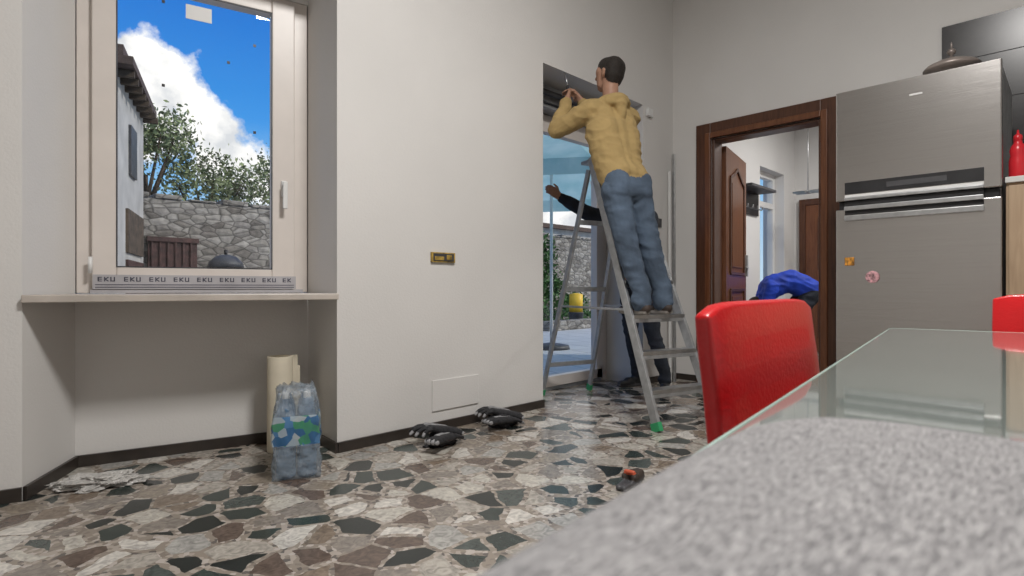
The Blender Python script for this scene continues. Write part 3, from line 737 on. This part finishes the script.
PR=math.radians(66); PX,PY=1.165,2.60; PS=.94
b.M=Matrix.Translation((PX,PY,0))@Matrix.Rotation(PR,4,'Z')@Matrix.Diagonal((1.05*PS,1.05*PS,1.14,1))
for i in range(3):
    for j in range(2):
        c=((i-1)*.091,(j-.5)*.091,.002)
        b.lathe(prof,c,'bottle',18); b.lathe([(.0435,.125),(.0445,.127),(.0445,.193),(.0435,.195)],c,'label',18); b.lathe([(.016,.312),(.0165,.314),(.0165,.334),(.014,.336)],c,'white',14)
b.done()
bpk=bpy.data.objects['water_bottle_pack']
bm=bmesh.new(); bmesh.ops.create_cube(bm,size=1.); bmesh.ops.subdivide_edges(bm,edges=bm.edges[:],cuts=17,use_grid_fill=True)
for v in bm.verts:
    x,y,z=v.co; t=z+.5; sc=1 if t<.62 else 1-(t-.62)*.55
    nn=noise.noise(V((x*7,y*7,z*9)))*.014+noise.noise(V((x*19,y*19,z*12+5)))*.010
    v.co=V(((x*.300*sc*(1+nn*2)+nn)*PS,(y*.212*sc+nn)*PS,t*.39+(.0 if t<.9 else nn*1.5)))
me=bpy.data.meshes.new('shrink_wrap'); bm.to_mesh(me); bm.free(); me.materials.append(M['film']); me.materials.append(M['print'])
for p in me.polygons:
    p.use_smooth=True
    if .16<p.center.z<.29 and abs(p.normal.z)<.6: p.material_index=1
o=bpy.data.objects.new('shrink_wrap',me); COL.objects.link(o); o.location=(PX,PY,.003); o.rotation_euler[2]=PR; o.parent=bpk

def glove(w,d,n,s,curl,sc=1.3,lift=0.):
    w=V(w); d=V(d).normalized(); n_=V(n); n_=(n_-d*n_.dot(d)).normalized(); sd=d.cross(n_)
    P=hand(w,d,n,s,curl,'glove',sc,1.2)
    P=[(a,b_,c,e,('glovep' if i in (0,4,7,11,15) else k)) for i,(a,b_,c,e,k) in enumerate(P)]
    for q in (-1,0,1):
        P.append((w+sd*.016*q,.020,w-d*.085+sd*.026*q,.017,'glove'))
    P.append((w-d*.088-sd*.03,.014,w-d*.088+sd*.03,.014,'glovep'))
    zm=min(min(p[0].z-p[1],p[2].z-p[3]) for p in P)
    dz=V((0,0,lift+.0015-zm))
    return [(p[0]+dz,p[1],p[2]+dz,p[3],p[4]) for p in P]
def glove_pile(x,y,rot,s=1.3):
    e=empty('work_gloves',(x,y,0),rot)
    blob('glove_left',glove((-.06,-.04,.04),(.95,.2,-.06),(0,0,-1),(0,1,0),.22,s),.005,1,None,e)
    blob('glove_right',glove((.07,.03,.05),(-.75,.30,.22),(-.1,.1,-1),(0,1,0),.38,s,.03),.005,1,None,e)
    bm=bmesh.new(); bmesh.ops.create_icosphere(bm,subdivisions=5,radius=1.)
    for v in bm.verts:
        p=v.co.copy(); q=p*1.9+V((x*3,y,0)); dd=1+.6*noise.noise(q)+.45*abs(noise.noise(q*2.3))+.12*noise.noise(q*5)
        p*=dd; v.co=V((p.x*.085+.03,p.y*.05+.03,max(.001,.025+p.z*.05)))
    me=bpy.data.meshes.new('cloth_cuff'); bm.to_mesh(me); bm.free(); me.materials.append(M['glove'])
    for p in me.polygons: p.use_smooth=True
    o=bpy.data.objects.new('cloth_cuff',me); COL.objects.link(o); o.parent=e
    return e
glove_pile(1.90,2.44,.2)
glove_pile(2.42,2.51,-.15)
def crumple(name, c, s, k, seed, zmin=0.):
    bm=bmesh.new(); bmesh.ops.create_icosphere(bm,subdivisions=5,radius=1.)
    for v in bm.verts:
        p=v.co.copy(); q=p*2.2+V((seed,0,0)); d=1+.55*noise.noise(q)+.40*abs(noise.noise(q*2.4))+.16*noise.noise(q*6)
        p*=d; v.co=V((p.x*s[0],p.y*s[1],max(zmin+.001-c[2],p.z*s[2])))
    me=bpy.data.meshes.new(name); bm.to_mesh(me); bm.free(); me.materials.append(M[k])
    o=bpy.data.objects.new(name,me); COL.objects.link(o); o.location=c; o.rotation_euler[2]=-.4; return o
crumple('plastic_bag',(.48,3.00,.018),(.14,.065,.030),'sheet',7.7)
def loose_shoe(o,f,s=1.2):
    o=V(o); f=V(f).normalized(); r=f.cross(V((0,0,1))); Z=V((0,0,1)); P=[]
    Q=lambda a,c,h: o+f*a*s+r*c*s+Z*h*s
    for sx in (-1,1):
        P+= [(Q(.02,.014*sx,.016),.016*s,Q(.16,.024*sx,.016),.017*s,'dark'),(Q(.16,.024*sx,.016),.017*s,Q(.25,.012*sx,.018),.016*s,'dark'),
             (Q(.12,.026*sx,.045),.018*s,Q(.14,.026*sx,.045),.020*s,'shoe'),(Q(.14,.018*sx,.045),.026*s,Q(.235,.010*sx,.036),.022*s,'shoe')]
    P+= [(Q(.12,-.02,.07),.012*s,Q(.12,.02,.07),.012*s,'orange')]
    return P
blob('slipper',loose_shoe((2.0,1.36,0),(.9,.15,0),s=.85),.005,1)
b=B('ceiling_lamp'); b.lathe([(.02,0),(.30,.0),(.32,.03),(.32,.05),(.1,.06)],(1.2,.2,3.82),'white'); b.done()

# ------------------------------------------------------------ OUTSIDE
b=B('ground'); b.box((-30,3.66,-.25),(50,60,-.12),'patio'); b.done()
b=B('garden_wall'); 
b.box((-6,11,-.12),(26,11.5,2.38),'stone')
for i in range(60):
    x=-6+i*.53; hh=random.uniform(.03,.12); b.box((x,10.97,2.38),(x+random.uniform(.4,.52),11.53,2.38+hh),'stone')
b.done(.02)
b=B('garden_gate'); b.box((2.36,10.9,-.1),(3.10,10.96,1.66),'gate'); 
for i in range(6): b.box((2.40+i*.117,10.87,-.05),(2.43+i*.117,10.9,1.64),'gate')
b.box((2.34,10.86,1.64),(3.12,10.96,1.72),'gate'); b.done(.004)
b=B('barbecue_grill'); gx=3.08
b.lathe([(.05,0),(.18,.05),(.25,.18),(.26,.3),(.25,.33)],(gx,9.4,.85),'black'); b.lathe([(.26,0),(.24,.08),(.15,.17),(.05,.2)],(gx,9.4,1.18),'dark'); b.cyl((gx,9.4,1.36),(gx,9.4,1.45),.02,.03,'black')
for a in (0,2.1,4.2): b.cyl((gx+.12*math.cos(a),9.4+.12*math.sin(a),.92),(gx+.3*math.cos(a),9.4+.3*math.sin(a),-.12),.018,.018,'alud')
b.box((gx-.46,9.28,1.05),(gx-.24,9.52,1.08),'alud'); b.done()
hd_=V((.33,.944)); hn=V((.944,-.33)); p0=V((1.50,8.55)); p1=V((2.24,10.65))
b=B('neighbour_house'); b.prism([p0,p1,(2.0,10.75),(-1.8,10.75),(-2.0,9.8)],-.12,3.62,'bwhite')
q0=p0-hd_*.25+hn*.22; q1=V((2.42,10.62)); 
b.prism([q0,q1,(2.3,10.9),(-1.9,10.9),(-2.1,9.6)],3.62,3.72,'roof')
b.prism([q0-hn*.1,q1-hn*.1,(2.1,10.85),(-1.8,10.85),(-2.0,9.7)],3.72,3.85,'roof')
for i in range(8):
    t=i/7; c=p0+(p1-p0)*t; b.beam((c.x,c.y,3.57),(c.x+hn.x*.2,c.y+hn.y*.2,3.57),.07,.08,'bark')
for t0,t1,za,zb,kk in ((.40,.62,2.45,3.15,'dark'),(.30,.9,1.35,1.95,'bark'),(.30,.9,.3,1.25,'gate')):
    a=p0+(p1-p0)*t0+hn*.01; c=p0+(p1-p0)*t1+hn*.01; b.beam((a.x,a.y,(za+zb)/2),(c.x,c.y,(za+zb)/2),.05,zb-za,kk)
b.done()
b=B('distant_house'); b.box((14,19,-.1),(30,26,3.9),'bwhite'); b.box((13.7,18.7,3.9),(30.3,26.3,4.1),'roof'); b.box((17,18.96,1.2),(18.2,19,2.6),'dark'); b.box((20,18.96,1.2),(21.2,19,2.6),'dark'); b.done()
def foliage(name, clumps, n, size, k, trunk=None):
    vs=[]; fs=[]
    for (c,s) in clumps:
        for _ in range(n):
            d=rng.normal(size=3); d/=np.linalg.norm(d); rr=rng.uniform(.35,1)**.5; p=np.array(c)+d*np.array(s)*rr*(1+.25*rng.normal())
            a=rng.normal(size=3); a/=np.linalg.norm(a); bb_=np.cross(a,rng.normal(size=3)); bb_/=np.linalg.norm(bb_)
            L=size*rng.uniform(.6,1.3); w=L*.45; i=len(vs)
            vs+= [tuple(p-a*L/2),tuple(p+bb_*w/2),tuple(p+a*L/2),tuple(p-bb_*w/2)]; fs.append((i,i+1,i+2,i+3))
    b=B(name); b.add(vs,fs,k)
    if trunk:
        for p,q,r0,r1 in trunk: b.cyl(p,q,r0,r1,'bark',10)
    return b.done()
tx=[(3.0,14.2,3.9),(4.4,14.5,3.3),(5.6,13.8,3.5),(7.0,14.4,3.5),(8.4,14.6,4.5),(10.2,15,3.8)]
for i,(x,y,z) in enumerate(tx):
    cl=[((x+random.uniform(-.8,.8),y+random.uniform(-.5,.5),z-random.uniform(0,1.7)+.35),(.45,.45,.55)) for _ in range(11)]
    tr=[((x,y,-.12),(x,y,z-.6),.13,.07)]+[((x,y,z-1.5),tuple(V(c[0])),.05,.015) for c in cl]
    foliage('tree',cl,420,.12,'leaf',tr)
foliage('ivy',[((11.8,10.55,1.8),(.5,.12,.6)),((12.0,10.5,.9),(.5,.2,.5)),((13.0,10.5,.4),(.7,.2,.35))],600,.14,'leafd')
foliage('shrub',[((10.6,9.55,.15),(.6,.25,.25)),((12.2,9.55,.1),(.8,.25,.2))],400,.12,'leafd',[((10.6,9.6,-.12),(10.6,9.6,.3),.03,.02)])
b=B('flower_planter'); b.box((9.6,8.4,-.12),(12.9,8.7,.10),'stone'); b.done(.02)
b=B('yellow_bucket'); b.lathe([(.14,0),(.16,.02),(.19,.34),(.20,.36),(.19,.37)],(11.3,9.0,-.12),'dark'); b.lathe([(.17,0),(.17,.45),(.05,.48)],(11.3,9.0,.25),'yellow'); b.done()
b=B('parasol'); pc=V((6.9,6.0,0)); top_=V((6.9,6.0,3.35)); i=b.mi('teal'); seg=8; R=1.9
tv=b.bm.verts.new(top_); ring=[]; ring2=[]; ring3=[]
for s_ in range(seg):
    a=2*math.pi*s_/seg+.2; ring.append(b.bm.verts.new(pc+V((R*.55*math.cos(a),R*.55*math.sin(a),3.05)))); ring2.append(b.bm.verts.new(pc+V((R*math.cos(a),R*math.sin(a),2.55)))); ring3.append(b.bm.verts.new(pc+V((R*1.01*math.cos(a),R*1.01*math.sin(a),2.33))))
for s_ in range(seg):
    t=(s_+1)%seg
    f=b.bm.faces.new((tv,ring[s_],ring[t])); f.material_index=i
    f=b.bm.faces.new((ring[s_],ring2[s_],ring2[t],ring[t])); f.material_index=i
    f=b.bm.faces.new((ring2[s_],ring3[s_],ring3[t],ring2[t])); f.material_index=i
for s_ in range(seg):
    a=2*math.pi*s_/seg+.2; b.cyl(pc+V((0,0,3.30)),pc+V((R*.55*math.cos(a),R*.55*math.sin(a),3.02)),.018,.018,'white',6); b.cyl(pc+V((R*.55*math.cos(a),R*.55*math.sin(a),3.02)),pc+V((R*math.cos(a),R*math.sin(a),2.53)),.018,.018,'white',6)
b.cyl(pc+V((0,0,-.1)),top_+V((0,0,.08)),.025,.025,'white'); b.lathe([(.3,0),(.28,.06),(.04,.1)],pc+V((0,0,-.12)),'dark'); b.done()

# ------------------------------------------------------------ WORLD
w=bpy.data.worlds.new('sky'); scn.world=w; w.use_nodes=True; nt=w.node_tree; nt.nodes.clear(); N=NT(nt)
out=N.n('ShaderNodeOutputWorld'); bg=N.n('ShaderNodeBackground'); N.l(bg.outputs[0],out.inputs[0])
tc=N.n('ShaderNodeTexCoord'); sep=N.n('ShaderNodeSeparateXYZ'); N.l(tc.outputs['Generated'],sep.inputs[0])
sky=ramp(N,[(0,(.10,.10,.10)),(.495,(.12,.12,.11)),(.505,(.60,.79,.95)),(.58,(.28,.58,.92)),(.63,(.06,.33,.84)),(.72,(.02,.18,.68)),(1,(.25,.40,.65))])
mr=N.n('ShaderNodeMapRange'); mr.inputs[1].default_value=-1; mr.inputs[2].default_value=1; N.l(sep.outputs[2],mr.inputs[0]); N.l(mr.outputs[0],sky.inputs[0])
nz=N.n('ShaderNodeTexNoise',i_Scale=14.,i_Detail=8.,i_Roughness=.6); N.l(tc.outputs['Generated'],nz.inputs['Vector'])
cur=None
for c,rad in (((.2034,.929,.309),.056),((.228,.928,.285),.060),((.262,.933,.245),.060),((.225,.935,.235),.065),((.30,.93,.20),.064),((.345,.92,.18),.058),((.19,.94,.26),.04),((.77,.63,.12),.20),((.70,.70,.22),.16),((-.5,.8,.3),.3),((-.3,-.6,.6),.5),((.9,-.2,.3),.4)):
    dv=N.n('ShaderNodeVectorMath',operation='DISTANCE'); dv.inputs[1].default_value=V(c).normalized(); N.l(tc.outputs['Generated'],dv.inputs[0])
    s_=N.n('ShaderNodeMath',operation='SUBTRACT'); s_.inputs[0].default_value=rad; N.l(dv.outputs['Value'],s_.inputs[1])
    if cur is None: cur=s_
    else:
        mx=N.n('ShaderNodeMath',operation='SMOOTH_MAX'); mx.inputs[2].default_value=.02; N.l(cur.outputs[0],mx.inputs[0]); N.l(s_.outputs[0],mx.inputs[1]); cur=mx
ma=N.n('ShaderNodeMath',operation='MULTIPLY_ADD'); ma.inputs[1].default_value=.16; N.l(nz.outputs['Fac'],ma.inputs[0]); N.l(cur.outputs[0],ma.inputs[2])
cm=N.n('ShaderNodeMapRange'); cm.inputs[1].default_value=.078; cm.inputs[2].default_value=.10; N.l(ma.outputs[0],cm.inputs[0])
n3=N.n('ShaderNodeTexNoise',i_Scale=22.,i_Detail=6.); N.l(tc.outputs['Generated'],n3.inputs['Vector'])
cc_=ramp(N,[(.35,(.76,.78,.81)),(.55,(1.15,1.13,1.1))]); N.l(n3.outputs['Fac'],cc_.inputs[0])
mix=N.n('ShaderNodeMix',data_type='RGBA'); N.l(cm.outputs[0],mix.inputs[0]); N.l(sky.outputs[0],mix.inputs[6]); N.l(cc_.outputs[0],mix.inputs[7])
N.l(mix.outputs[2],bg.inputs['Color']); bg.inputs['Strength'].default_value=1.0

# ------------------------------------------------------------ LIGHTS
def area(name,loc,size,power,col=(1,1,1),rot=(0,0,0),sy=None):
    l=bpy.data.lights.new(name,'AREA'); l.energy=power; l.size=size; l.color=col
    if sy: l.shape='RECTANGLE'; l.size_y=sy
    o=bpy.data.objects.new(name,l); COL.objects.link(o); o.location=loc; o.rotation_euler=rot; return o
area('ceiling_light',(1.2,.2,3.80),.6,145,(1,.975,.945))
area('far_room_light',(6.6,1.0,3.0),.5,60,(1,.98,.95))
s=bpy.data.lights.new('sun','SUN'); s.energy=2.2; s.angle=.05; s.color=(1,.95,.86)
so=bpy.data.objects.new('sun',s); COL.objects.link(so); so.rotation_euler=V((-.5,.62,-.55)).to_track_quat('-Z','Y').to_euler()

# ------------------------------------------------------------ CAMERA
cam=bpy.data.cameras.new('camera'); co=bpy.data.objects.new('camera',cam); COL.objects.link(co)
cam.sensor_width=36; cam.lens=565/1024*36; cam.clip_start=.02
co.location=(0,0,.86); co.rotation_euler=(math.radians(90),0,math.radians(-45))
cam.dof.use_dof=True; cam.dof.focus_distance=3.2; cam.dof.aperture_fstop=10.
scn.camera=co
scn.view_settings.view_transform='Standard'; scn.view_settings.look='None'; scn.view_settings.exposure=0.
